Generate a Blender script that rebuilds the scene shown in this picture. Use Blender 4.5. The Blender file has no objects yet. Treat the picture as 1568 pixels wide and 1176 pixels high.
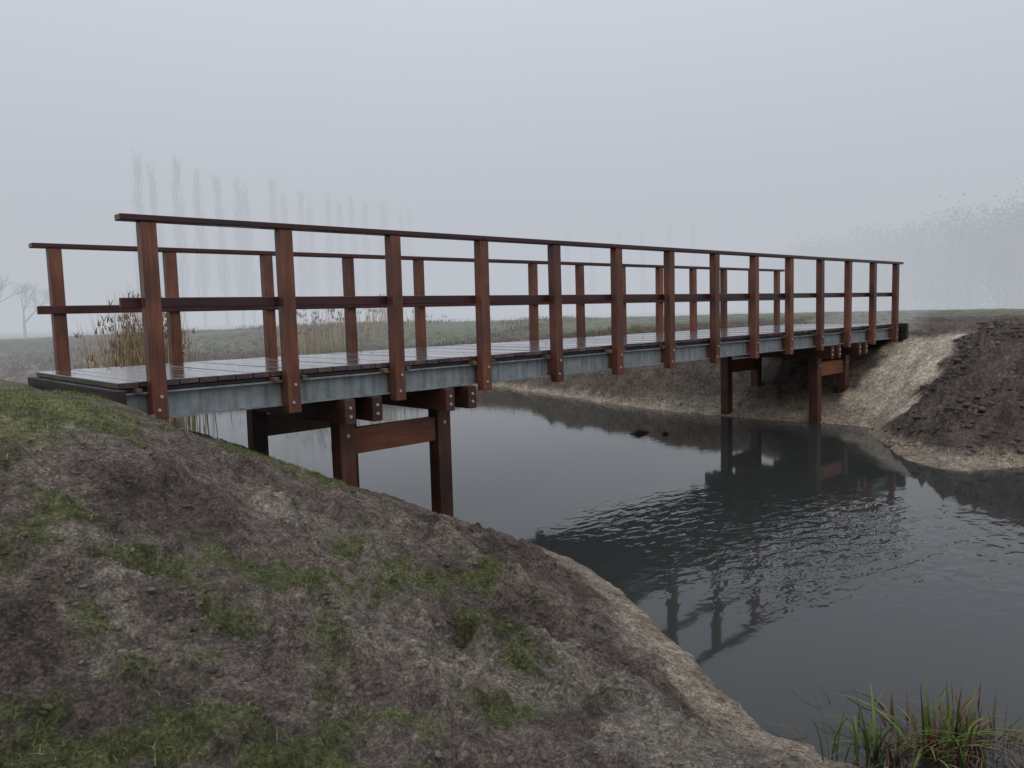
import bpy, math, random, bmesh
import numpy as np
from mathutils import Matrix, Vector
random.seed(7); rng=np.random.default_rng(7)
S=bpy.context.scene
S.view_settings.view_transform='Standard'; S.view_settings.look='None'; S.view_settings.exposure=0
W=-1.71
# ---------------------------------------------------------------- helpers
def link(o,parent=None):
    S.collection.objects.link(o)
    if parent: o.parent=parent
    return o
def empty(name):
    e=bpy.data.objects.new(name,None); return link(e)
def mat(name):
    m=bpy.data.materials.new(name); m.use_nodes=True
    nt=m.node_tree; b=nt.nodes['Principled BSDF']; return m,nt,b
def N(nt,t,**k):
    n=nt.nodes.new(t)
    for a,v in k.items():
        if a.startswith('i_'):
            key=a[2:]; key=int(key) if key.isdigit() else key.replace('_',' ')
            n.inputs[key].default_value=v
        else: setattr(n,a,v)
    return n
def ramp(nt,stops,src):
    r=nt.nodes.new('ShaderNodeValToRGB'); e=r.color_ramp.elements
    while len(e)<len(stops): e.new(0.5)
    for el,(p,c) in zip(e,stops):
        el.position=p; el.color=(*c,1) if len(c)==3 else c
    nt.links.new(src,r.inputs[0]); return r
def mul(nt,a,b,fac=1.0,mode='MULTIPLY'):
    m=nt.nodes.new('ShaderNodeMixRGB'); m.blend_type=mode; m.inputs[0].default_value=fac
    nt.links.new(a,m.inputs[1]); nt.links.new(b,m.inputs[2]); return m.outputs[0]

class Boxes:
    """accumulates boxes with per-box random + grain coordinates"""
    def __init__(s): s.v=[];s.f=[];s.r=[];s.g=[]
    def box(s,x0,x1,y0,y1,z0,z1,axis=None,rot=0.0,jit=0.0):
        n=len(s.v); d=(x1-x0,y1-y0,z1-z0)
        if axis is None: axis=max(range(3),key=lambda i:d[i])
        cx,cy,cz=(x0+x1)/2,(y0+y1)/2,(z0+z1)/2
        r=random.random(); off=r*37.0
        R=Matrix.Rotation(rot,3,'Z')@Matrix.Rotation(random.uniform(-jit,jit),3,'X')@Matrix.Rotation(random.uniform(-jit,jit),3,'Y')
        for X in(x0,x1):
            for Y in(y0,y1):
                for Z in(z0,z1):
                    p=R@Vector((X-cx,Y-cy,Z-cz))+Vector((cx,cy,cz)); s.v.append(tuple(p)); s.r.append(r)
                    q=[X,Y,Z]; a=q.pop(axis); s.g.append((a+off,q[0]+off,q[1]-off))
        for q in((0,1,3,2),(4,6,7,5),(0,4,5,1),(2,3,7,6),(0,2,6,4),(1,5,7,3)): s.f.append(tuple(n+i for i in q))
    def obj(s,name,m,parent,bevel=0.006):
        me=bpy.data.meshes.new(name); me.from_pydata(s.v,[],s.f); me.update()
        a=me.attributes.new('rnd','FLOAT','POINT'); a.data.foreach_set('value',s.r)
        a=me.attributes.new('grain','FLOAT_VECTOR','POINT'); a.data.foreach_set('vector',[c for g in s.g for c in g])
        me.materials.append(m); o=bpy.data.objects.new(name,me); link(o,parent)
        if bevel:
            b=o.modifiers.new('bevel','BEVEL'); b.width=bevel; b.segments=2; b.limit_method='ANGLE'
        return o
def np_mesh(name,V,F,m,parent=None,col=None,smooth=False):
    V=np.asarray(V,dtype=np.float32); F=np.asarray(F,dtype=np.int32); k=F.shape[1]
    me=bpy.data.meshes.new(name); me.vertices.add(len(V)); me.vertices.foreach_set('co',V.ravel())
    me.loops.add(F.size); me.loops.foreach_set('vertex_index',F.ravel())
    me.polygons.add(len(F)); me.polygons.foreach_set('loop_start',np.arange(0,F.size,k,dtype=np.int32))
    me.polygons.foreach_set('loop_total',np.full(len(F),k,dtype=np.int32))
    if smooth: me.polygons.foreach_set('use_smooth',np.ones(len(F),dtype=bool))
    me.update(calc_edges=True)
    if col is not None:
        a=me.attributes.new('tint','FLOAT_COLOR','POINT')
        c=np.ones((len(V),4),dtype=np.float32); c[:,:3]=col; a.data.foreach_set('color',c.ravel())
    me.materials.append(m); o=bpy.data.objects.new(name,me); return link(o,parent)
# ---------------------------------------------------------------- noise / terrain
TAB=[rng.random((256,256)) for _ in range(12)]
def vn(x,y,s=0):
    T=TAB[s%12]; xi=np.floor(x).astype(int); yi=np.floor(y).astype(int); fx=x-xi; fy=y-yi
    fx=fx*fx*(3-2*fx); fy=fy*fy*(3-2*fy)
    a=T[xi&255,yi&255];b=T[(xi+1)&255,yi&255];c=T[xi&255,(yi+1)&255];d=T[(xi+1)&255,(yi+1)&255]
    return (a*(1-fx)+b*fx)*(1-fy)+(c*(1-fx)+d*fx)*fy
def fbm(x,y,s=0,o=4):
    r=0;a=.5;t=0
    for i in range(o):
        xr=x*.8-y*.6; yr=x*.6+y*.8
        r=r+a*vn(xr+17.3*i,yr-9.1*i,s+i); t+=a; a*=.5; x,y=xr*2.03,yr*2.03
    return r/t
def sst(a,b,x):
    t=np.clip((x-a)/(b-a),0,1); return t*t*(3-2*t)
C=[(2.96,.23,W),(2.95,-.6,W),(2.86,-1.37,W),(2.57,-2.21,W),(2.23,-2.84,W),(1.83,-3.49,W),(1.50,-3.95,W),(1.36,-4.46,W),(1.5,-4.95,W),(1.99,-5.3,W),(3,-5.6,W),(5,-6.3,W),(8,-8,W),
(3.1,2.5,W),(3.2,6,W),(2.6,9,W),(3.2,12,W),(2,16,W),(-3,21,W),(-12,24,W),
(0,0,-.38),(.4,0,-.5),(.8,-.3,-.72),(-.2,0,-.16),(-.5,0,-.06),(-.5,2.5,-.06),(0,2.5,-.3),(1.8,.35,-1.16),(1.2,0,-.92),(2.22,0,-1.36),(1.3,2.4,-1.0),
(-1.3,-1.4,-.07),(-3,-2.2,-.05),(-6,-3,0),(-3,2,-.02),(-6,3,0),(-2,0,-.03),(-10,-8,0),(-10,10,-.1),(-3,8,-.2),(0,6,-.5),(0,12,-.4),
(-1.7,-3.27,-.82),(-2.13,-6.12,-1.15),(-.24,-4.07,-1.2),(-1,-2.5,-.6),(.77,-1,-.78),(-.12,-1,-.36),(-.6,-1,-.14),(1.8,-2,-1.35),(1,-3,-1.27),(1.8,-1,-1.25),(.5,-4.3,-1.42),(.4,-5.2,-1.42),(0,-7,-1.4),(3,-7,-1.5),(-5,-6,-.7),(-4,-10,-1),
(4.5,0,-2.3),(5,-3,-2.4),(6,-5,-2.3),(3.2,-4,-2.2),(7,0,-2.5),(7,5,-2.4),(7,10,-2.3),(9,1,-2.4),(7,-2.5,-2.3),(8,-6,-2.3),(5,15,-2.3),(-3,25,-2.2),(15,-9,-2.2),
(11.5,-.6,W),(10.1,-1.5,W),(8.89,-2.29,W),(8.63,-2.93,W),(9.4,-3.44,W),(11,-4.6,W),(14,-6.5,W),(20,-10,W),(30,-14,W),
(11.45,1.16,W),(11.45,2.3,W),(11.7,4.7,W),(12.3,6.6,W),(12.7,8.3,W),(13.4,10.6,W),(12.5,14,W),(8,19,W),(2,24,W),(-8,29,W),
(14.75,0,-.32),(14.75,2.5,-.32),(15.2,1.2,-.07),(13,0,-1.1),(13,2.5,-1.1),(16,-2,-.07),(12.5,-1.5,-.8),(10.5,-2.2,-.98),(12.2,-2.9,-.25),(13,-4,-.5),(14,-1.5,-.28),(14.5,-3,-.12),(18,-5,-.2),(10.8,-3,-.85),
(13.4,5,-.75),(14.5,6,-.5),(15,10,-.5),(20,0,-.05),(25,-9,-.2),(20,12,-.3),(15,18,-.4),(9,24,-.4),(1,30,-.4),(-10,34,-.4),(16,5,-.3)]
C=np.array(C); cc=.25
def kern(d2): return np.sqrt(d2+cc*cc)
n=len(C)
A=np.zeros((n+3,n+3)); D2=((C[:,None,:2]-C[None,:,:2])**2).sum(-1)
A[:n,:n]=kern(D2)-np.eye(n)*.03; P=np.c_[np.ones(n),C[:,:2]]; A[:n,n:]=P; A[n:,:n]=P.T
Wt=np.linalg.solve(A,np.r_[C[:,2],0,0,0])
def base_h(x,y):
    x=np.asarray(x,float);y=np.asarray(y,float)
    xc=np.clip(x,-45,60); yc=np.clip(y,-45,60)
    r=Wt[n]+Wt[n+1]*xc+Wt[n+2]*yc
    for i in range(n): r=r+Wt[i]*kern((xc-C[i,0])**2+(yc-C[i,1])**2)
    rad=np.hypot(x-6,y-3); w=sst(22,40,rad)
    far=-.38+.25*(fbm(x/25,y/25,3,3)-.5)
    return np.clip(r,-2.6,.1)*(1-w)+far*w
PR=[(random.uniform(-3.2,2.0),random.uniform(-4.9,-.7),random.uniform(0,3.14)) for _ in range(90)]
def chute(x,y):
    t=np.clip((x-11.4)/3.2,0,1); yc_=-.60+.12*t
    return sst(.85,.6,np.abs(y-yc_)+.7*(fbm(x/.4,y/.4,3,4)-.5))*sst(11.1,11.5,x)*sst(15.0,14.4,x)
def height(x,y):
    x=np.asarray(x,float);y=np.asarray(y,float)
    b=base_h(x,y); land=sst(W-.05,W+.4,b)
    deck=sst(.5,1.6,np.hypot(np.maximum(np.abs(x-7.2)-7.4,0),np.maximum(np.abs(y-1.27)-1.3,0)))
    flat=sst(-.05,-.3,b)*.75+.25
    near=np.exp(-np.hypot(x,y+1)/40)
    d=(fbm(x/1.1,y/1.1,1,3)-.5)*.13+(fbm(x/.36,y/.36,4,3)-.5)*.11+np.maximum(fbm(x/.15,y/.15,6,3)-.5,0)*.28-np.maximum(fbm(x/.26+5,y/.26,9,2)-.6,0)*.3
    idx=np.nonzero((x>-3.6)&(x<2.4)&(y>-5.3)&(y<-.3))[0]
    if len(idx):
        xs,ys=x[idx],y[idx]; pd=np.zeros(len(idx))
        for (fx,fy,fa) in PR:
            c_,s_=math.cos(fa),math.sin(fa); u_=(xs-fx)*c_+(ys-fy)*s_; v_=-(xs-fx)*s_+(ys-fy)*c_
            e=(u_/.14)**2+(v_/.055)**2; pd-=.038*np.exp(-e*e)-.013*np.exp(-(e-2.2)**2)
        d=d.copy(); d[idx]+=pd
    east=sst(8,10,x); d=d*(1+east*1.6)
    ch=sst(1.0,.5,np.abs(y+.55))*sst(10.9,11.4,x)*sst(15.2,14.6,x)
    gul=-.05*np.exp(-((y+.62+.10*np.sin(x*2.1))/.10)**2)*ch-.03*np.exp(-((y+.32+.08*np.sin(x*3+1))/.07)**2)*ch
    return b+d*(.12+.88*land)*flat*near*(.45+.55*deck)*(1-.72*ch)+gul
# ---------------------------------------------------------------- materials
def wood(name,dark,light,rough=.38,scale=1.0,wet=True):
    m,nt,b=mat(name); L=nt.links
    at=N(nt,'ShaderNodeAttribute',attribute_name='grain'); rn=N(nt,'ShaderNodeAttribute',attribute_name='rnd')
    mp=N(nt,'ShaderNodeMapping'); mp.inputs['Scale'].default_value=(1.5*scale,22*scale,22*scale); L.new(at.outputs['Vector'],mp.inputs[0])
    no=N(nt,'ShaderNodeTexNoise',i_Scale=1.6,i_Detail=7,i_Roughness=.62); L.new(mp.outputs[0],no.inputs[0])
    r=ramp(nt,[(.28,dark),(.72,light)],no.outputs[0])
    no2=N(nt,'ShaderNodeTexNoise',i_Scale=2.3,i_Detail=4); L.new(at.outputs['Vector'],no2.inputs[0])
    r2=ramp(nt,[(.3,(.45,.42,.42)),(.65,(1.15,1.1,1.05))],no2.outputs[0])
    r3=ramp(nt,[(0,(.72,.7,.72)),(1,(1.22,1.15,1.1))],rn.outputs['Fac'])
    c=mul(nt,mul(nt,r.outputs[0],r2.outputs[0]),r3.outputs[0]); L.new(c,b.inputs['Base Color'])
    rr=ramp(nt,[(.3,(rough*.6,)*3),(.7,(rough*1.3,)*3)],no2.outputs[0]); L.new(rr.outputs[0],b.inputs['Roughness'])
    bu=N(nt,'ShaderNodeBump',i_Strength=.35,i_Distance=.004); L.new(no.outputs[0],bu.inputs['Height']); L.new(bu.outputs[0],b.inputs['Normal'])
    return m
M_post=wood('hardwood',(.095,.034,.021),(.24,.096,.056),.5)
M_rail=wood('wet_dark_hardwood',(.034,.009,.009),(.085,.021,.018),.4)
M_pile=wood('pile_timber',(.038,.017,.011),(.105,.042,.025),.5)
M_brace=wood('brace_timber',(.12,.038,.017),(.25,.09,.038),.5)
M_dark=wood('old_dark_timber',(.015,.009,.008),(.04,.024,.02),.6)
M_stub=wood('sawn_end_timber',(.10,.07,.035),(.22,.16,.08),.6)
M_deck=wood('wet_deck_plank',(.055,.036,.040),(.115,.082,.088),.18)
nt=M_deck.node_tree; b=nt.nodes['Principled BSDF']
b.inputs['Coat Weight'].default_value=.6; b.inputs['Coat Roughness'].default_value=.12
M_steel,nt,b=mat('galvanised_steel'); L=nt.links
tc=N(nt,'ShaderNodeTexCoord'); no=N(nt,'ShaderNodeTexNoise',i_Scale=9,i_Detail=6); L.new(tc.outputs['Object'],no.inputs[0])
mp=N(nt,'ShaderNodeMapping'); mp.inputs['Scale'].default_value=(14,14,.9); L.new(tc.outputs['Object'],mp.inputs[0])
n2=N(nt,'ShaderNodeTexNoise',i_Scale=1.2,i_Detail=5); L.new(mp.outputs[0],n2.inputs[0])
r=ramp(nt,[(.3,(.18,.205,.215)),(.7,(.29,.32,.335))],no.outputs[0]); r2=ramp(nt,[(.3,(.6,.6,.58)),(.55,(1.05,1.05,1.05))],n2.outputs[0])
L.new(mul(nt,r.outputs[0],r2.outputs[0]),b.inputs['Base Color']); b.inputs['Metallic'].default_value=.1; b.inputs['Roughness'].default_value=.5
M_bolt,nt,b=mat('zinc_bolt'); b.inputs['Base Color'].default_value=(.5,.5,.47,1); b.inputs['Roughness'].default_value=.4; b.inputs['Metallic'].default_value=.5
def tinted(name,rough=.7,trans=0):
    m,nt,b=mat(name); a=N(nt,'ShaderNodeAttribute',attribute_name='tint'); nt.links.new(a.outputs['Color'],b.inputs['Base Color']); b.inputs['Roughness'].default_value=rough
    b.inputs['Specular IOR Level'].default_value=.25
    return m
M_plant=tinted('plant_matter',.6); M_bark=tinted('bark',.9); M_clod=tinted('loose_soil',.95)
# ground
M_ground,nt,b=mat('soil_and_grass'); L=nt.links
at=N(nt,'ShaderNodeAttribute',attribute_name='tint'); tc=N(nt,'ShaderNodeTexCoord')
n1=N(nt,'ShaderNodeTexNoise',i_Scale=16,i_Detail=9,i_Roughness=.72); n2=N(nt,'ShaderNodeTexNoise',i_Scale=3.1,i_Detail=7,i_Roughness=.65); n3=N(nt,'ShaderNodeTexVoronoi',i_Scale=34)
n4=N(nt,'ShaderNodeTexNoise',i_Scale=70,i_Detail=4,i_Roughness=.7)
for q in(n1,n2,n3,n4): L.new(tc.outputs['Object'],q.inputs[0])
r1=ramp(nt,[(.34,(.40,.39,.38)),(.5,(1,1,1)),(.68,(1.8,1.77,1.72))],n1.outputs[0])
r2=ramp(nt,[(.34,(.70,.68,.67)),(.64,(1.30,1.29,1.26))],n2.outputs[0])
r4=ramp(nt,[(.38,(.5,.5,.5)),(.58,(1.1,1.1,1.1)),(.70,(2.0,1.95,1.85))],n4.outputs[0])
c=mul(nt,mul(nt,mul(nt,at.outputs['Color'],r1.outputs[0]),r2.outputs[0]),r4.outputs[0])
L.new(c,b.inputs['Base Color']); b.inputs['Roughness'].default_value=.85; b.inputs['Specular IOR Level'].default_value=.25
ad=N(nt,'ShaderNodeMath',operation='ADD'); L.new(n1.outputs[0],ad.inputs[0]); 
ml=N(nt,'ShaderNodeMath',operation='MULTIPLY'); ml.inputs[1].default_value=.35; L.new(n3.outputs[0],ml.inputs[0]); L.new(ml.outputs[0],ad.inputs[1])
ad2=N(nt,'ShaderNodeMath',operation='MULTIPLY_ADD'); ad2.inputs[1].default_value=.35; L.new(n4.outputs[0],ad2.inputs[0]); L.new(ad.outputs[0],ad2.inputs[2])
bu=N(nt,'ShaderNodeBump',i_Strength=1.0,i_Distance=.07); L.new(ad2.outputs[0],bu.inputs['Height']); L.new(bu.outputs[0],b.inputs['Normal'])
# ---------------------------------------------------------------- ground sheet
G=1050; u=np.linspace(-1,1,G); Bk=6.6; g=np.sinh(Bk*u)*(650/np.sinh(Bk))
X,Y=np.meshgrid(g-.2,g-3.0,indexing='ij'); x=X.ravel(); y=Y.ravel(); z=height(x,y)
def grassness(x,y,z):
    gg=fbm(x/.9,y/.9,8,4)*.6+fbm(x/.22,y/.22,2,3)*.4
    seg=np.abs(y+.75-.05*x)+np.maximum(np.abs(x-.1)-1.0,0)
    gg=gg-.03+.20*np.exp(-(seg/.45)**2)+.12*np.exp(-(((x-1.0)/.5)**2+((y+2.6)/.8)**2))
    gg=gg+.08*sst(-.16,-.06,z)*sst(.1,-.4,x)
    gg=gg-.3*sst(W+.5,W+.2,z)-.25*sst(7,9,x)*sst(24,18,x)*sst(16,10,y)
    return gg
soil=np.array([.245,.198,.164]); pale=np.array([.39,.335,.275]); dirt2=np.array([.155,.121,.100]); grass=np.array([.14,.16,.055]); sand=np.array([.80,.69,.54]); field=np.array([.25,.275,.19]); mud=np.array([.52,.43,.33])
lawn=np.array([.27,.27,.13])
def mixc(c,d,w): return c*(1-w[:,None])+d*w[:,None]
def gcol(x,y,z):
    gn=grassness(x,y,z)
    col=np.tile(soil,(len(x),1))
    col=mixc(col,dirt2,sst(.46,.64,fbm(x/.7,y/.7,5,4)))
    col=mixc(col,pale,sst(.54,.68,fbm(x/.5+7,y/.5,9,4))*.8)
    east=sst(8,9,x)*sst(30,18,x); col=mixc(col,dirt2*.95,east*.75)
    col=mixc(col,grass,sst(.55,.66,gn)*.8)
    bh=base_h(x,y)
    fl=sst(-.22,-.09,bh)*sst(.0,-.5,x)
    col=mixc(col,lawn,fl*sst(.25,.5,fbm(x/.5,y/.5,2,4)))
    rad=np.hypot(x-6,y-3)
    col=mixc(col,field,sst(11.5,17,rad+3*(fbm(x/2,y/2,1,3)-.5))*sst(-.9,-.5,z))
    heath=sst(.50,.60,fbm(x/6,y/2.5,7,3))*sst(60,30,rad)*sst(9,12,y)*sst(24,16,x); col=mixc(col,np.array([.19,.15,.115]),heath*.7)
    pd=np.abs(y-1.2-.25*(x-15)-.6*np.sin((x-15)/7)); col=mixc(col,np.array([.42,.41,.39]),sst(1.7,1.1,pd)*sst(14.8,16,x)*.85)
    pd=np.abs(y+4-.5*(x-22)); col=mixc(col,np.array([.40,.39,.37]),sst(1.3,.9,pd)*sst(15.5,17,x)*sst(-9,-6,y)*sst(30,20,y)*.6)
    pd=np.abs(y-1.2); col=mixc(col,np.array([.34,.33,.28]),sst(1.5,.9,pd)*sst(-.4,-.9,x)*.6)
    sm=chute(x,y)
    col=mixc(col,sand,sm*(.75+.25*sst(.3,.5,fbm(x/.25,y/.25,6,3))))
    sm2=sst(.2,.9,1-np.abs(z-(-1.55))/.3)*sst(10.5,11.5,x)*sst(14,12.5,x)*sst(6,3,y)*sst(-1,0,y); col=mixc(col,sand*.5,sm2*.8)
    hz=z+(fbm(x/.3,y/.3,7,3)-.5)*.05
    col=mixc(col,mud,sst(.10,.03,np.abs(hz-(W+.055)))*.9)
    return mixc(col,np.array([.045,.036,.024]),sst(W-.02,W-.25,z))
col=gcol(x,y,z)
i=np.arange(G-1); I,J=np.meshgrid(i,i,indexing='ij'); q=(I*G+J).ravel()
F=np.c_[q,q+G,q+G+1,q+1]
np_mesh('ground',np.c_[x,y,z],F,M_ground,col=col,smooth=True)
def sample(nn,x0,x1,y0,y1): return rng.uniform(x0,x1,nn),rng.uniform(y0,y1,nn)
# loose clods of soil
t=(1+5**.5)/2
ico=np.array([(-1,t,0),(1,t,0),(-1,-t,0),(1,-t,0),(0,-1,t),(0,1,t),(0,-1,-t),(0,1,-t),(t,0,-1),(t,0,1),(-t,0,-1),(-t,0,1)])/1.9
icf=np.array([(0,11,5),(0,5,1),(0,1,7),(0,7,10),(0,10,11),(1,5,9),(5,11,4),(11,10,2),(10,7,6),(7,1,8),(3,9,4),(3,4,2),(3,2,6),(3,6,8),(3,8,9),(4,9,5),(2,4,11),(6,2,10),(8,6,7),(9,8,1)])
def clods(px,py,s0,s1,dk):
    k=len(px); pz=height(px,py); s_=s0+(s1-s0)*rng.random(k)**3
    cc_=gcol(px,py,pz)*rng.uniform(.55,1.1,(k,1))*dk
    V=ico[None]*rng.uniform(.5,1.3,(k,12,1))*np.stack([s_*rng.uniform(.7,1.5,k),s_*rng.uniform(.7,1.4,k),s_*rng.uniform(.4,.7,k)],1)[:,None,:]
    th=rng.random(k)*6.283; c_,s2=np.cos(th)[:,None],np.sin(th)[:,None]
    V=np.stack([V[:,:,0]*c_-V[:,:,1]*s2,V[:,:,0]*s2+V[:,:,1]*c_,V[:,:,2]],2)+np.c_[px,py,pz-.003][:,None,:]
    F=(icf[None]+(np.arange(k)*12)[:,None,None]).reshape(-1,3)
    return np_mesh('soil_clods',V.reshape(-1,3),F,M_clod,col=np.repeat(cc_,12,0))
px,py=sample(46000,-4.5,3,-5.6,.6); zz_=height(px,py); kk=(zz_>W+.1)&(zz_<-.16)&(rng.random(len(px))<sst(.36,.56,fbm(px/.6,py/.6,5,3)))
clods(px[kk],py[kk],.003,.022,.72)
px,py=sample(14000,8.4,16,-7,0.0); zz_=height(px,py); kk=(zz_>W+.05)&(rng.random(len(px))<sst(.35,.6,fbm(px/.8,py/.8,5,3)))&~(chute(px,py)>.1)
clods(px[kk],py[kk],.012,.07,.75)
# ---------------------------------------------------------------- water
M_water,nt,b=mat('stream_water'); L=nt.links
b.inputs['Base Color'].default_value=(.040,.043,.040,1); b.inputs['Roughness'].default_value=.045; b.inputs['IOR'].default_value=1.35
tc=N(nt,'ShaderNodeTexCoord')
mp=N(nt,'ShaderNodeMapping'); mp.inputs['Scale'].default_value=(1,1.7,1); mp.inputs['Rotation'].default_value=(0,0,.75); L.new(tc.outputs['Object'],mp.inputs[0])
w1=N(nt,'ShaderNodeTexNoise',i_Scale=4.6,i_Detail=2.0,i_Roughness=.45,i_Distortion=.5); L.new(mp.outputs[0],w1.inputs[0])
w2=N(nt,'ShaderNodeTexNoise',i_Scale=.35,i_Detail=2); L.new(tc.outputs['Object'],w2.inputs[0])
mk=N(nt,'ShaderNodeMapping'); mk.vector_type='TEXTURE'; mk.inputs['Location'].default_value=(4.6,-2.8,0); mk.inputs['Scale'].default_value=(2.7,3.2,3); L.new(tc.outputs['Object'],mk.inputs[0])
gr=N(nt,'ShaderNodeTexGradient',gradient_type='SPHERICAL'); L.new(mk.outputs[0],gr.inputs[0])
ma=N(nt,'ShaderNodeMath',operation='MULTIPLY_ADD'); ma.inputs[1].default_value=1.6; ma.inputs[2].default_value=.03; L.new(gr.outputs['Fac'],ma.inputs[0])
rr=ramp(nt,[(.4,(.4,.4,.4)),(.62,(1,1,1))],w2.outputs[0])
mm=N(nt,'ShaderNodeMath',operation='MULTIPLY'); L.new(ma.outputs[0],mm.inputs[0]); L.new(rr.outputs[0],mm.inputs[1])
hh=N(nt,'ShaderNodeMath',operation='MULTIPLY'); L.new(mm.outputs[0],hh.inputs[0]); L.new(w1.outputs[0],hh.inputs[1])
bu=N(nt,'ShaderNodeBump',i_Strength=1.0,i_Distance=.04); L.new(hh.outputs[0],bu.inputs['Height']); L.new(bu.outputs[0],b.inputs['Normal'])
wv=[(-70,-70,W),(90,-70,W),(90,90,W),(-70,90,W)]
np_mesh('stream_water',wv,[[0,1,2,3]],M_water)
# ---------------------------------------------------------------- footbridge
br=empty('footbridge'); SP=1.1; WID=2.53; LEN=14.3
posts=Boxes(); bolts_p=[]
for k in range(14):
    s=k*SP
    for side,yc in((0,0),(1,WID)):
        zb=-.29 if k==0 else -.36
        a=.058;bb=.05
        posts.box(s-a,s+a,yc-bb,yc+bb,zb,1.178,jit=.004)
        sg=-1 if side==0 else 1
        for zz,dx in((-.12,.012),(-.27 if k else -.22,-.012)): bolts_p.append((s+dx,yc+sg*(bb+.001),zz,sg))
posts.obj('posts',M_post,br)
rails=Boxes()
for yc,sg in((0,1),(WID,-1)):
    xs=[-.2,3*SP,6*SP,10*SP,LEN+.24]
    for a,b_ in zip(xs[:-1],xs[1:]):
        rails.box(a+.002,b_-.002,yc-.062,yc+.062,1.18,1.225)
        y0=yc+sg*.052; y1=yc+sg*.095
        rails.box(a+.002,b_-.002,min(y0,y1),max(y0,y1),.545,.625)
rails.obj('handrails',M_rail,br)
deck=Boxes(); xx=-.25
while xx<14.55:
    deck.box(xx,xx+.144,.066,WID-.066,-.045+random.uniform(-.002,.002),random.uniform(-.003,.002),axis=1,jit=.0012); xx+=.150
deck.obj('deck_planks',M_deck,br,.004)
edge=Boxes()
edge.box(-.24,14.6,.085,.16,-.082,-.049); edge.box(-.24,14.6,WID-.16,WID-.085,-.082,-.049)
for k in range(1,3): edge.box(-.24,14.6,k*WID/3-.04,k*WID/3+.04,-.082,-.049)
edge.obj('timber_bearers',M_dark,br)
stub=Boxes()
for k in range(14):
    for dx in(-.13,.13):
        if random.random()<.75: stub.box(k*SP+dx-.022,k*SP+dx+.022,-.005,.1,-.084,-.05,axis=1)
stub.obj('joist_ends',M_stub,br,.003)
sv=[];sf=[]
def ibeam(yc,x0,x1,zt,h,w=.12,tf=.013,tw=.009):
    zb=zt-h; a=w/2; c=tw/2
    pr=[(-a,zt),(a,zt),(a,zt-tf),(c,zt-tf),(c,zb+tf),(a,zb+tf),(a,zb),(-a,zb),(-a,zb+tf),(-c,zb+tf),(-c,zt-tf),(-a,zt-tf)]
    n0=len(sv)
    for X_ in(x0,x1):
        for p in pr: sv.append((X_,yc+p[0],p[1]))
    for i in range(12): j=(i+1)%12; sf.append((n0+i,n0+j,n0+12+j,n0+12+i))
    sf.append(tuple(n0+i for i in range(12))[::-1]); sf.append(tuple(n0+12+i for i in range(12)))
for yc in(.115,.88,1.65,WID-.115): ibeam(yc,-.22,14.55,-.084,.215)
me=bpy.data.meshes.new('steel_girders'); me.from_pydata(sv,[],sf); me.materials.append(M_steel); link(bpy.data.objects.new('steel_girders',me),br)
st=Boxes()
for k in range(14):
    for yc,sg in((0,1),(WID,-1)):
        y0,y1=yc+sg*.0515,yc+sg*.109
        st.box(k*SP-.045,k*SP+.045,min(y0,y1),max(y0,y1),-.27,-.10,axis=2)
st.obj('spacer_blocks',M_post,br,.003)
bv=[];bf=[]
def bolt(x_,y_,z_,sg,r=.015,h=.010):
    n0=len(bv); K=8
    for l in range(2):
        for i in range(K):
            a=i*2*math.pi/K; rr_=r*(1 if l==0 else .75); bv.append((x_+rr_*math.cos(a),y_+sg*h*l,z_+rr_*math.sin(a)))
    for i in range(K): j=(i+1)%K; bf.append((n0+i,n0+j,n0+K+j,n0+K+i))
    bf.append(tuple(n0+K+i for i in range(K)))
for p in bolts_p: bolt(*p)
piles=Boxes(); caps=Boxes(); brace=Boxes()
for s in(1.80,2.96,11.6,12.75):
    for yc in(.36,2.17):
        piles.box(s-.085,s+.085,yc-.085,yc+.085,-2.7,-.302,jit=.006)
    for dx in(-.145,.145):
        caps.box(s+dx-.055,s+dx+.055,-.02,WID+.02,-.53,-.302)
    for zz in(-.38,-.46): bolt(s-.145+.0,-.021,zz,-1,.017); bolt(s+.145,-.021,zz,-1,.017)
    bolt(s,.36-.086,-.68,-1,.02)
for a,b_ in((1.80,2.96),(11.6,12.75)):
    for yc in(.36,2.17): brace.box(a+.087,b_-.087,yc-.045,yc+.045,-.87,-.62)
piles.obj('piles',M_pile,br,.012); caps.obj('cap_beams',M_pile,br,.008); brace.obj('cross_braces',M_brace,br,.008)
me=bpy.data.meshes.new('bolts'); me.from_pydata(bv,[],bf); me.materials.append(M_bolt); link(bpy.data.objects.new('bolts',me),br)
ab=Boxes()
for x0,x1 in((-.30,-.235),(14.57,14.63)):
    for i_ in range(5): ab.box(x0,x1,-.05,WID+.05,-.052-.16*(i_+1)+.004,-.052-.16*i_)
for yc in(.0,WID): ab.box(14.63,14.75,yc-.1,yc+.1,-1,.0)
ab.obj('abutment_boards',M_dark,br)
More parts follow.
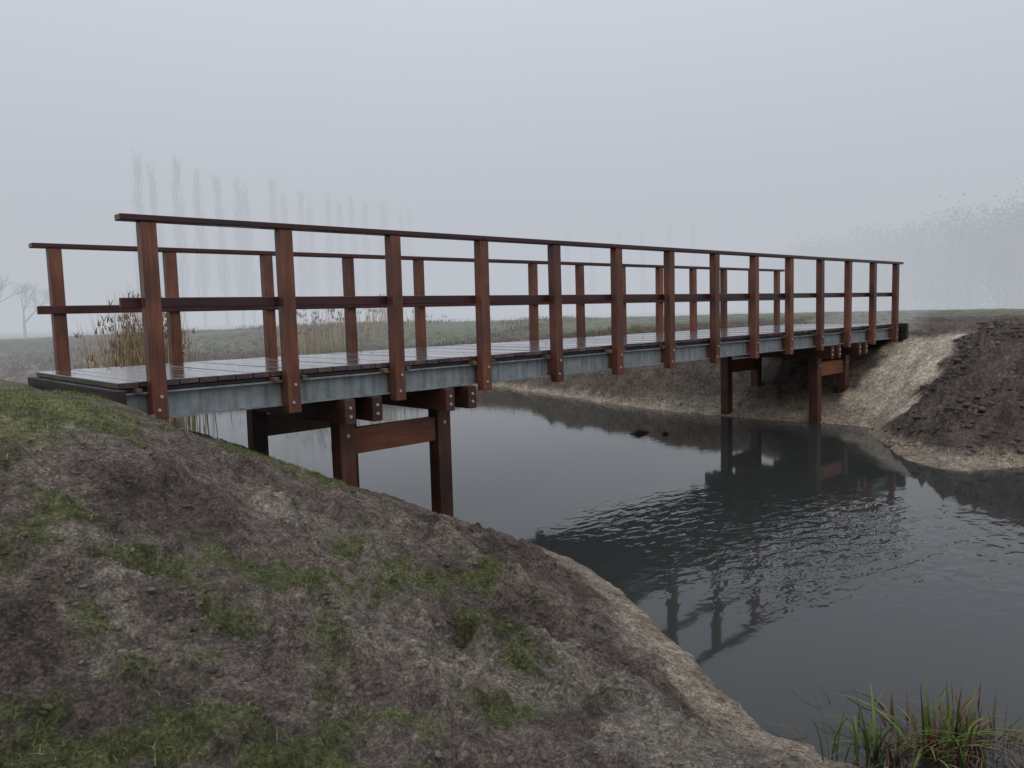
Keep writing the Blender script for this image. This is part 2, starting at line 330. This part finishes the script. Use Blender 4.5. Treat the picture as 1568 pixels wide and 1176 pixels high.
# ---------------------------------------------------------------- blades
def blades(name,px,py,hgt,wid,lean,colA,colB,mt=M_plant,zoff=-.012,curve=.5,zbase=None,tipdark=1.0):
    k=len(px); pz=height(px,py)+zoff if zbase is None else zbase
    th=rng.random(k)*6.283; ln=lean*(.3+rng.random(k)); dx=np.cos(th)*ln*hgt; dy=np.sin(th)*ln*hgt
    ta=rng.random(k)*6.283; wx=np.cos(ta)*wid*.5; wy=np.sin(ta)*wid*.5
    B0=np.c_[px,py,pz]; M1=B0+np.c_[dx*.3,dy*.3,hgt*.55]; T=B0+np.c_[dx,dy,hgt*(1-curve*ln*.5)]
    O=np.c_[wx,wy,0*wx]
    V=np.stack([B0-O,B0+O,M1+O*.8,M1-O*.8,T],1).reshape(-1,3)
    o=np.arange(k)*5; F=np.concatenate([np.c_[o,o+1,o+2],np.c_[o,o+2,o+3],np.c_[o+3,o+2,o+4]])
    r=rng.random(k)[:,None]; c=np.array(colA)*(1-r)+np.array(colB)*r; c=c*(.6+.8*rng.random(k))[:,None]
    c=np.repeat(c,5,0)
    return np_mesh(name,V,F,mt,col=c)
px,py=sample(420000,-5.5,3.0,-5.6,1.0); pz=height(px,py); gg=grassness(px,py,pz)
bridge=(px>-.3)&(py>.1)
keep=(rng.random(len(px))<sst(.55,.67,gg)*.45+.004)&(pz>W+.04)&~bridge
px,py=px[keep],py[keep]; k=len(px); print('grass blades',k)
blades('grass',px,py,rng.uniform(.012,.045,k)*(1+.5*(rng.random(k)>.93)),.0045,.9,(.08,.135,.022),(.21,.235,.07))
px,py=sample(10000,-4.5,2.8,-5.6,.2); pz=height(px,py); kk=(pz>W+.1)&(rng.random(len(px))<sst(.4,.6,fbm(px/.5,py/.5,3,3))); px,py=px[kk],py[kk];k=len(px)
blades('dead_straw',px,py,rng.uniform(.006,.02,k),.003,3.2,(.12,.085,.05),(.34,.28,.18),curve=.1,zoff=.0)
px,py=sample(90000,-14,0,-3,9); kk=(~((px>-.4)&(py>-.2)&(py<2.8)))&(height(px,py)>-.2)&(rng.random(len(px))<sst(.3,.6,fbm(px/.5,py/.5,2,4))+.1); px,py=px[kk],py[kk]; k=len(px)
blades('grass',px,py,rng.uniform(.015,.045,k),.007,.8,(.10,.13,.045),(.25,.25,.13))
cx_,cy_=[],[]
for _ in range(150):
    a,b_=rng.uniform(8.6,17),rng.uniform(-7,-1.2)
    if b_>-2.0 and a<14.5: continue
    cx_.append(a+rng.normal(0,.10,40)); cy_.append(b_+rng.normal(0,.10,40))
for _ in range(35):
    a,b_=rng.uniform(9.0,12),rng.uniform(-5,-3.0); cx_.append(a+rng.normal(0,.14,60)); cy_.append(b_+rng.normal(0,.14,60))
px=np.concatenate(cx_);py=np.concatenate(cy_); kk=height(px,py)>W-.05; px,py=px[kk],py[kk];k=len(px)
blades('dry_grass',px,py,rng.uniform(.03,.13,k),.006,1.6,(.08,.06,.035),(.20,.15,.08))
px,py=sample(26000,11.4,17,2.8,16); kk=(height(px,py)>W+.05); px,py=px[kk],py[kk];k=len(px)
blades('dry_grass',px,py,rng.uniform(.03,.12,k),.010,.9,(.12,.11,.05),(.22,.18,.10))
# low brown heath vegetation beyond the stream on the left
px,py=sample(40000,2,24,15,42); kk=(height(px,py)>W+.1)&(rng.random(len(px))<sst(.5,.65,fbm(px/5,py/2.2,6,3))); px,py=px[kk],py[kk];k=len(px)
blades('heath',px,py,rng.uniform(.05,.26,k),.03,.9,(.14,.10,.075),(.26,.20,.14))
def reeds(cx,cy,rx,ry,k,h0,h1):
    px=cx+rng.normal(0,rx,k);py=cy+rng.normal(0,ry,k); h=rng.uniform(h0,h1,k)*np.exp(-(((px-cx)/rx)**2+((py-cy)/ry)**2)*.08)
    bz=np.maximum(height(px,py),W)-.03
    blades('reed_bed',px,py,h,.020,.16,(.28,.19,.10),(.44,.33,.19),zbase=bz,curve=.2)
    kk=rng.random(k)<.3; p=px[kk];q_=py[kk]; hh_=h[kk]; rep=5
    p2=np.repeat(p,rep)+rng.normal(0,.05,len(p)*rep);q2=np.repeat(q_,rep)+rng.normal(0,.05,len(p)*rep)
    zb=np.repeat(bz[kk]+hh_*.85,rep)
    blades('reed_bed',p2,q2,rng.uniform(.1,.22,len(p2)),.026,.7,(.17,.12,.09),(.28,.21,.155),zbase=zb)
reeds(3.9,12.0,.50,.5,720,1.3,3.4)
reeds(12.4,19.0,1.3,.9,240,1.0,2.0); reeds(16.2,21,.9,.8,130,.8,1.6)
def clump(cx,cy,k,h0,h1,w,spread,cA,cB,lean,name='sedge_clump'):
    V=[];F=[];Cc=[]
    for _ in range(k):
        a=random.random()*6.283; r0=abs(random.gauss(0,spread)); bx=cx+r0*math.cos(a); by=cy+r0*math.sin(a)
        bz=max(float(height(np.array([bx]),np.array([by]))[0]),W)-.02
        h=random.uniform(h0,h1); ln=lean*random.random(); th=a+random.uniform(-.9,.9); wa=th+1.57
        t=random.random(); c=np.array(cA)*(1-t)+np.array(cB)*t; c=c*random.uniform(.6,1.3); n0=len(V)
        for s_ in range(7):
            f=s_/6; rr_=ln*h*(f**1.7); zz=h*(f-.55*ln*f**2.6); ww=w*(1-f**2.2)*.5+.0006
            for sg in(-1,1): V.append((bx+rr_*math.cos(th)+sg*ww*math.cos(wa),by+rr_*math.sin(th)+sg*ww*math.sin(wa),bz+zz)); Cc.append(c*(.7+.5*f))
        for s_ in range(6): q0=n0+2*s_; F.append((q0,q0+1,q0+3,q0+2))
    return np_mesh(name,V,F,M_plant,col=np.array(Cc))
G1=(.05,.10,.015);G2=(.13,.19,.04);Bn=(.20,.13,.05);Bd=(.08,.035,.02)
clump(1.50,-4.70,26,.18,.46,.014,.06,G1,G2,1.0)
clump(1.70,-4.86,22,.16,.42,.014,.08,G1,G2,1.2)
clump(1.37,-4.56,6,.24,.50,.011,.04,G1,G2,.6)
clump(1.95,-4.92,16,.14,.38,.012,.07,G1,G2,1.2)
clump(1.80,-4.95,34,.06,.28,.010,.12,G2,Bn,1.4)
clump(1.55,-4.78,110,.05,.24,.007,.2,Bn,Bd,1.7,'dead_bracken')
clump(1.95,-5.0,150,.05,.28,.007,.22,Bd,Bn,1.7,'dead_bracken')
clump(1.75,-4.9,60,.05,.24,.018,.22,Bd,Bn,1.7,'dead_bracken')
# ---------------------------------------------------------------- leaf litter
k=1600; px,py=sample(k,-4.5,3,-5.6,-.2); pz=height(px,py)+.008
kk=pz>W+.06; px,py,pz=px[kk],py[kk],pz[kk]; k=len(px); th=rng.random(k)*6.283; s_=rng.uniform(.005,.014,k)
dx=np.c_[np.cos(th)*s_,np.sin(th)*s_,rng.normal(0,.003,k)]; dy=np.c_[-np.sin(th)*s_*.5,np.cos(th)*s_*.5,rng.normal(0,.003,k)]
c0=np.c_[px,py,pz]; V=np.stack([c0-dx,c0-dy,c0+dx,c0+dy],1).reshape(-1,3); o=np.arange(k)*4
r=rng.random(k)[:,None]; c=np.where(r<.75,np.array([[.08,.05,.03]]),np.array([[.20,.15,.09]]))
np_mesh('fallen_leaves',V,np.c_[o,o+1,o+2,o+3],M_plant,col=np.repeat(c,4,0))
k=120; px,py=sample(k,-.2,14,.1,2.4); th=rng.random(k)*6.283; s_=rng.uniform(.012,.03,k)
dx=np.c_[np.cos(th)*s_,np.sin(th)*s_,np.abs(rng.normal(0,.006,k))]; dy=np.c_[-np.sin(th)*s_*.5,np.cos(th)*s_*.5,0*s_]
c0=np.c_[px,py,0*px+.008]; V=np.stack([c0-dx,c0-dy,c0+dx,c0+dy],1).reshape(-1,3); o=np.arange(k)*4
np_mesh('fallen_leaves',V,np.c_[o,o+1,o+2,o+3],M_plant,col=np.tile([.06,.035,.02],(k*4,1)))
# ---------------------------------------------------------------- floating debris
def lump(name,cx,cy,sx,sy,sz,col,cz=W):
    V=[];F=[];a=14;b_=8
    for i_ in range(b_+1):
        for j_ in range(a):
            ph=math.pi*i_/b_; th=2*math.pi*j_/a; r=1+.35*(float(vn(np.array([math.cos(th)*1.3+cx]),np.array([ph*2.2+cy+math.sin(th)]),2)[0])-.5)*2
            V.append((cx+sx*r*math.sin(ph)*math.cos(th),cy+sy*r*math.sin(ph)*math.sin(th),cz+sz*r*math.cos(ph)))
    for i_ in range(b_):
        for j_ in range(a): F.append((i_*a+j_,(i_+1)*a+j_,(i_+1)*a+(j_+1)%a,i_*a+(j_+1)%a))
    return np_mesh(name,V,F,M_bark,col=np.tile(col,(len(V),1)),smooth=True)
lump('earth_clod',8.75,2.15,.20,.12,.06,(.03,.022,.018)); lump('earth_clod',8.95,1.75,.10,.07,.04,(.03,.022,.018))
lump('floating_log',7.05,6.0,.26,.16,.05,(.02,.018,.016)); lump('floating_log',7.3,5.9,.15,.1,.07,(.02,.018,.016))
# ---------------------------------------------------------------- trees
class Tubes:
    def __init__(s): s.V=[];s.F=[];s.C=[]
    def tube(s,p0,p1,r0,r1,c,K=4):
        d=(p1-p0); 
        if d.length<1e-6: return
        d.normalize(); a=d.orthogonal().normalized(); b_=d.cross(a); n0=len(s.V)
        for p,r in((p0,r0),(p1,r1)):
            for i_ in range(K):
                t=i_*2*math.pi/K; s.V.append(tuple(p+a*(r*math.cos(t))+b_*(r*math.sin(t)))); s.C.append(c)
        for i_ in range(K): j_=(i_+1)%K; s.F.append((n0+i_,n0+j_,n0+K+j_,n0+K+i_))
    def obj(s,name): return np_mesh(name,s.V,s.F,M_bark,col=np.array(s.C))
    def quads(s,pts,size,c):
        for p in pts:
            n0=len(s.V); a=Vector((random.gauss(0,1),random.gauss(0,1),random.gauss(0,1))).normalized()*size*random.uniform(.5,1.3); b_=a.orthogonal().normalized()*size*random.uniform(.3,.8)
            cc_=tuple(v*random.uniform(.6,1.3) for v in c)
            for q_ in(p-a,p-b_,p+a,p+b_): s.V.append(tuple(q_)); s.C.append(cc_)
            s.F.append((n0,n0+1,n0+2,n0+3))
bk=(.04,.036,.032)
def poplar(T,x,y,h):
    z0=-.5; lean=Vector((random.uniform(-.02,.02),random.uniform(-.02,.02),1)); b0=Vector((x,y,z0)); p=b0
    for i_ in range(6):
        q_=b0+lean*(h*(i_+1)/6); T.tube(p,q_,.24*(1-i_/6.5),.24*(1-(i_+1)/6.5),bk); p=q_
    for _ in range(130):
        f=random.uniform(.12,.95); st_=b0+lean*(h*f); a=random.random()*6.283; L_=h*.17*(1.1-f*.8)*random.uniform(.6,1.3)
        m1=st_+Vector((math.cos(a)*.33,math.sin(a)*.33,.75))*L_*.6; e=m1+Vector((math.cos(a)*.12,math.sin(a)*.12,.95))*L_*.8
        T.tube(st_,m1,.06,.04,bk,3); T.tube(m1,e,.04,.015,bk,3)
        for _ in range(3):
            f2=random.random(); s2=m1.lerp(e,f2); T.tube(s2,s2+Vector((random.uniform(-.4,.4),random.uniform(-.4,.4),1.0)),.03,.015,bk,3)
T=Tubes()
for i_ in range(19):
    f=i_/18; poplar(T,32+51*f+random.uniform(-.8,.8),95+13*f+random.uniform(-.8,.8),random.uniform(19,21.5)-1.0*f)
T.obj('poplar_row')
T=Tubes()
for i_ in range(6):
    f=i_/5; poplar(T,106+17*f,92-16*f,random.uniform(13,16))
T.obj('poplar_row')
def grow(T,p,d,L_,r,dep,c=bk):
    q_=p+d*L_; T.tube(p,q_,r,r*.72,c,5 if dep>3 else 3)
    if dep==0: return
    for _ in range(random.choice((2,3,3))):
        nd=(d+Vector((random.gauss(0,.42),random.gauss(0,.42),random.gauss(.05,.25)))).normalized()
        grow(T,p.lerp(q_,random.uniform(.6,1)),nd,L_*random.uniform(.62,.85),r*.62,dep-1,c)
for (x_,y_,h_) in((8.5,56,1.8),(12.5,63,1.6),(17,72,1.6)):
    T=Tubes(); grow(T,Vector((x_,y_,-.5)),Vector((0,0,1)),h_,.12,6); T.obj('bare_tree')
T=Tubes()
for _ in range(30): grow(T,Vector((3.6+random.uniform(-1.2,1.2),46+random.uniform(-1,1),-.4)),Vector((random.uniform(-.4,.4),random.uniform(-.4,.4),1)).normalized(),.95,.05,4)
T.obj('bare_shrub')
# woodland mass on the right: fine twig-sized faces, dense inside, thinning outwards
wl=[(122,64),(108,48),(95,33),(82,18),(72,5),(64,-9),(55,-22),(48,-36)]
T=Tubes(); PC=[]
for seg in range(len(wl)-1):
    for _ in range(30):
        f=random.random(); back=random.uniform(0,20); a,b_=wl[seg],wl[seg+1]
        x_=a[0]+(b_[0]-a[0])*f+back; y_=a[1]+(b_[1]-a[1])*f+back*.4+random.uniform(-1.5,1.5)
        h=random.uniform(9.6,11.4); b0=Vector((x_,y_,-.5)); T.tube(b0,b0+Vector((0,0,h*.8)),.16,.05,bk,4)
        cr=h*random.uniform(.28,.36)
        for _ in range(14):
            cc_=b0+Vector((random.gauss(0,cr*.5),random.gauss(0,cr*.5),h*random.uniform(.03,.88)))
            T.tube(b0+Vector((0,0,(cc_.z-b0.z)*.6)),cc_,.06,.02,bk,3); PC.append(tuple(cc_))
PC=np.repeat(np.array(PC),70,0); k=len(PC); PC=PC+rng.normal(0,1,(k,3))*np.array([.95,.95,.7]); PC[:,2]=np.maximum(PC[:,2],-.3)
d1=rng.normal(0,1,(k,3)); d1/=np.linalg.norm(d1,axis=1)[:,None]; d2=np.cross(d1,rng.normal(0,1,(k,3))); d2/=np.linalg.norm(d2,axis=1)[:,None]
sz=rng.uniform(.08,.2,(k,1)); V2=np.stack([PC-d1*sz,PC-d2*sz*.6,PC+d1*sz,PC+d2*sz*.6],1).reshape(-1,3)
c2=np.repeat(np.array([.045,.041,.035])*rng.uniform(.7,1.2,(k,1)),4,0); n0=len(T.V); o=np.arange(k)*4+n0
np_mesh('woodland',np.concatenate([np.array(T.V),V2]),np.concatenate([np.array(T.F),np.c_[o,o+1,o+2,o+3]]),M_bark,col=np.concatenate([np.array(T.C),c2]))
# ---------------------------------------------------------------- fog bank beginning some way off
FOG_GLOW=(.50,.53,.58)
def fogmat(name,sig):
    M=bpy.data.materials.new(name); M.use_nodes=True; nt=M.node_tree; nt.nodes.clear()
    o_=nt.nodes.new('ShaderNodeOutputMaterial'); ab_=N(nt,'ShaderNodeVolumeAbsorption'); ab_.inputs['Color'].default_value=(0,0,0,1); ab_.inputs['Density'].default_value=sig
    em=N(nt,'ShaderNodeEmission'); em.inputs['Color'].default_value=(*FOG_GLOW,1); em.inputs['Strength'].default_value=sig  # fog made to glow: emission stands in for daylight scattered inside it
    ad=N(nt,'ShaderNodeAddShader'); nt.links.new(ab_.outputs[0],ad.inputs[0]); nt.links.new(em.outputs[0],ad.inputs[1]); nt.links.new(ad.outputs[0],o_.inputs['Volume'])
    return M
K=40; R0=18.; R1=400.; V=[];F=[]
for i_ in range(K):
    a=2*math.pi*i_/K
    for R_,zz in((R0,-3.9),(R1,-3.9),(R1,24.),(R0,24.)): V.append((4+R_*math.cos(a),R_*math.sin(a),zz))
for i_ in range(K):
    j_=(i_+1)%K
    for q0 in range(4): q1=(q0+1)%4; F.append((i_*4+q0,j_*4+q0,j_*4+q1,i_*4+q1))
me=bpy.data.meshes.new('fog_bank'); me.from_pydata(V,[],F)
bm=bmesh.new(); bm.from_mesh(me); bmesh.ops.recalc_face_normals(bm,faces=bm.faces); bm.to_mesh(me); bm.free()
me.materials.append(fogmat('fog_bank',.0265)); link(bpy.data.objects.new('fog_bank',me))
# ---------------------------------------------------------------- world + sun
el=math.radians(38); az=math.radians(200)
w=bpy.data.worlds.new('World'); S.world=w; w.use_nodes=True; nt=w.node_tree; bg=nt.nodes['Background']
sk=N(nt,'ShaderNodeTexSky',sky_type='NISHITA'); sk.sun_disc=False; sk.sun_elevation=el; sk.sun_rotation=az
mx=nt.nodes.new('ShaderNodeMixRGB'); mx.inputs[0].default_value=.9; mx.inputs[2].default_value=(8.3,8.8,10.0,1)
nt.links.new(sk.outputs[0],mx.inputs[1]); nt.links.new(mx.outputs[0],bg.inputs[0]); bg.inputs[1].default_value=.1
sl=bpy.data.lights.new('sun','SUN'); sl.energy=.8; sl.angle=math.radians(50); sl.color=(1,.95,.87)
so=bpy.data.objects.new('sun',sl); link(so)
dv=Vector((math.sin(az)*math.cos(el),math.cos(az)*math.cos(el),math.sin(el))); so.rotation_euler=dv.to_track_quat('Z','Y').to_euler(); so.location=(0,0,30)
# ---------------------------------------------------------------- camera
cam=bpy.data.cameras.new('camera'); cam.lens=27.64; cam.sensor_width=36; cam.clip_end=2000; cam.clip_start=.05
co=bpy.data.objects.new('camera',cam); link(co)
r=Vector((.7227,-.6906,-.0279)).normalized(); bk_=Vector((-.6862,-.7218,.0904)).normalized(); up=bk_.cross(r).normalized(); r=up.cross(bk_)
M=Matrix(((r.x,up.x,bk_.x,-2.13),(r.y,up.y,bk_.y,-6.119),(r.z,up.z,bk_.z,.436),(0,0,0,1))); co.matrix_world=M
S.camera=co
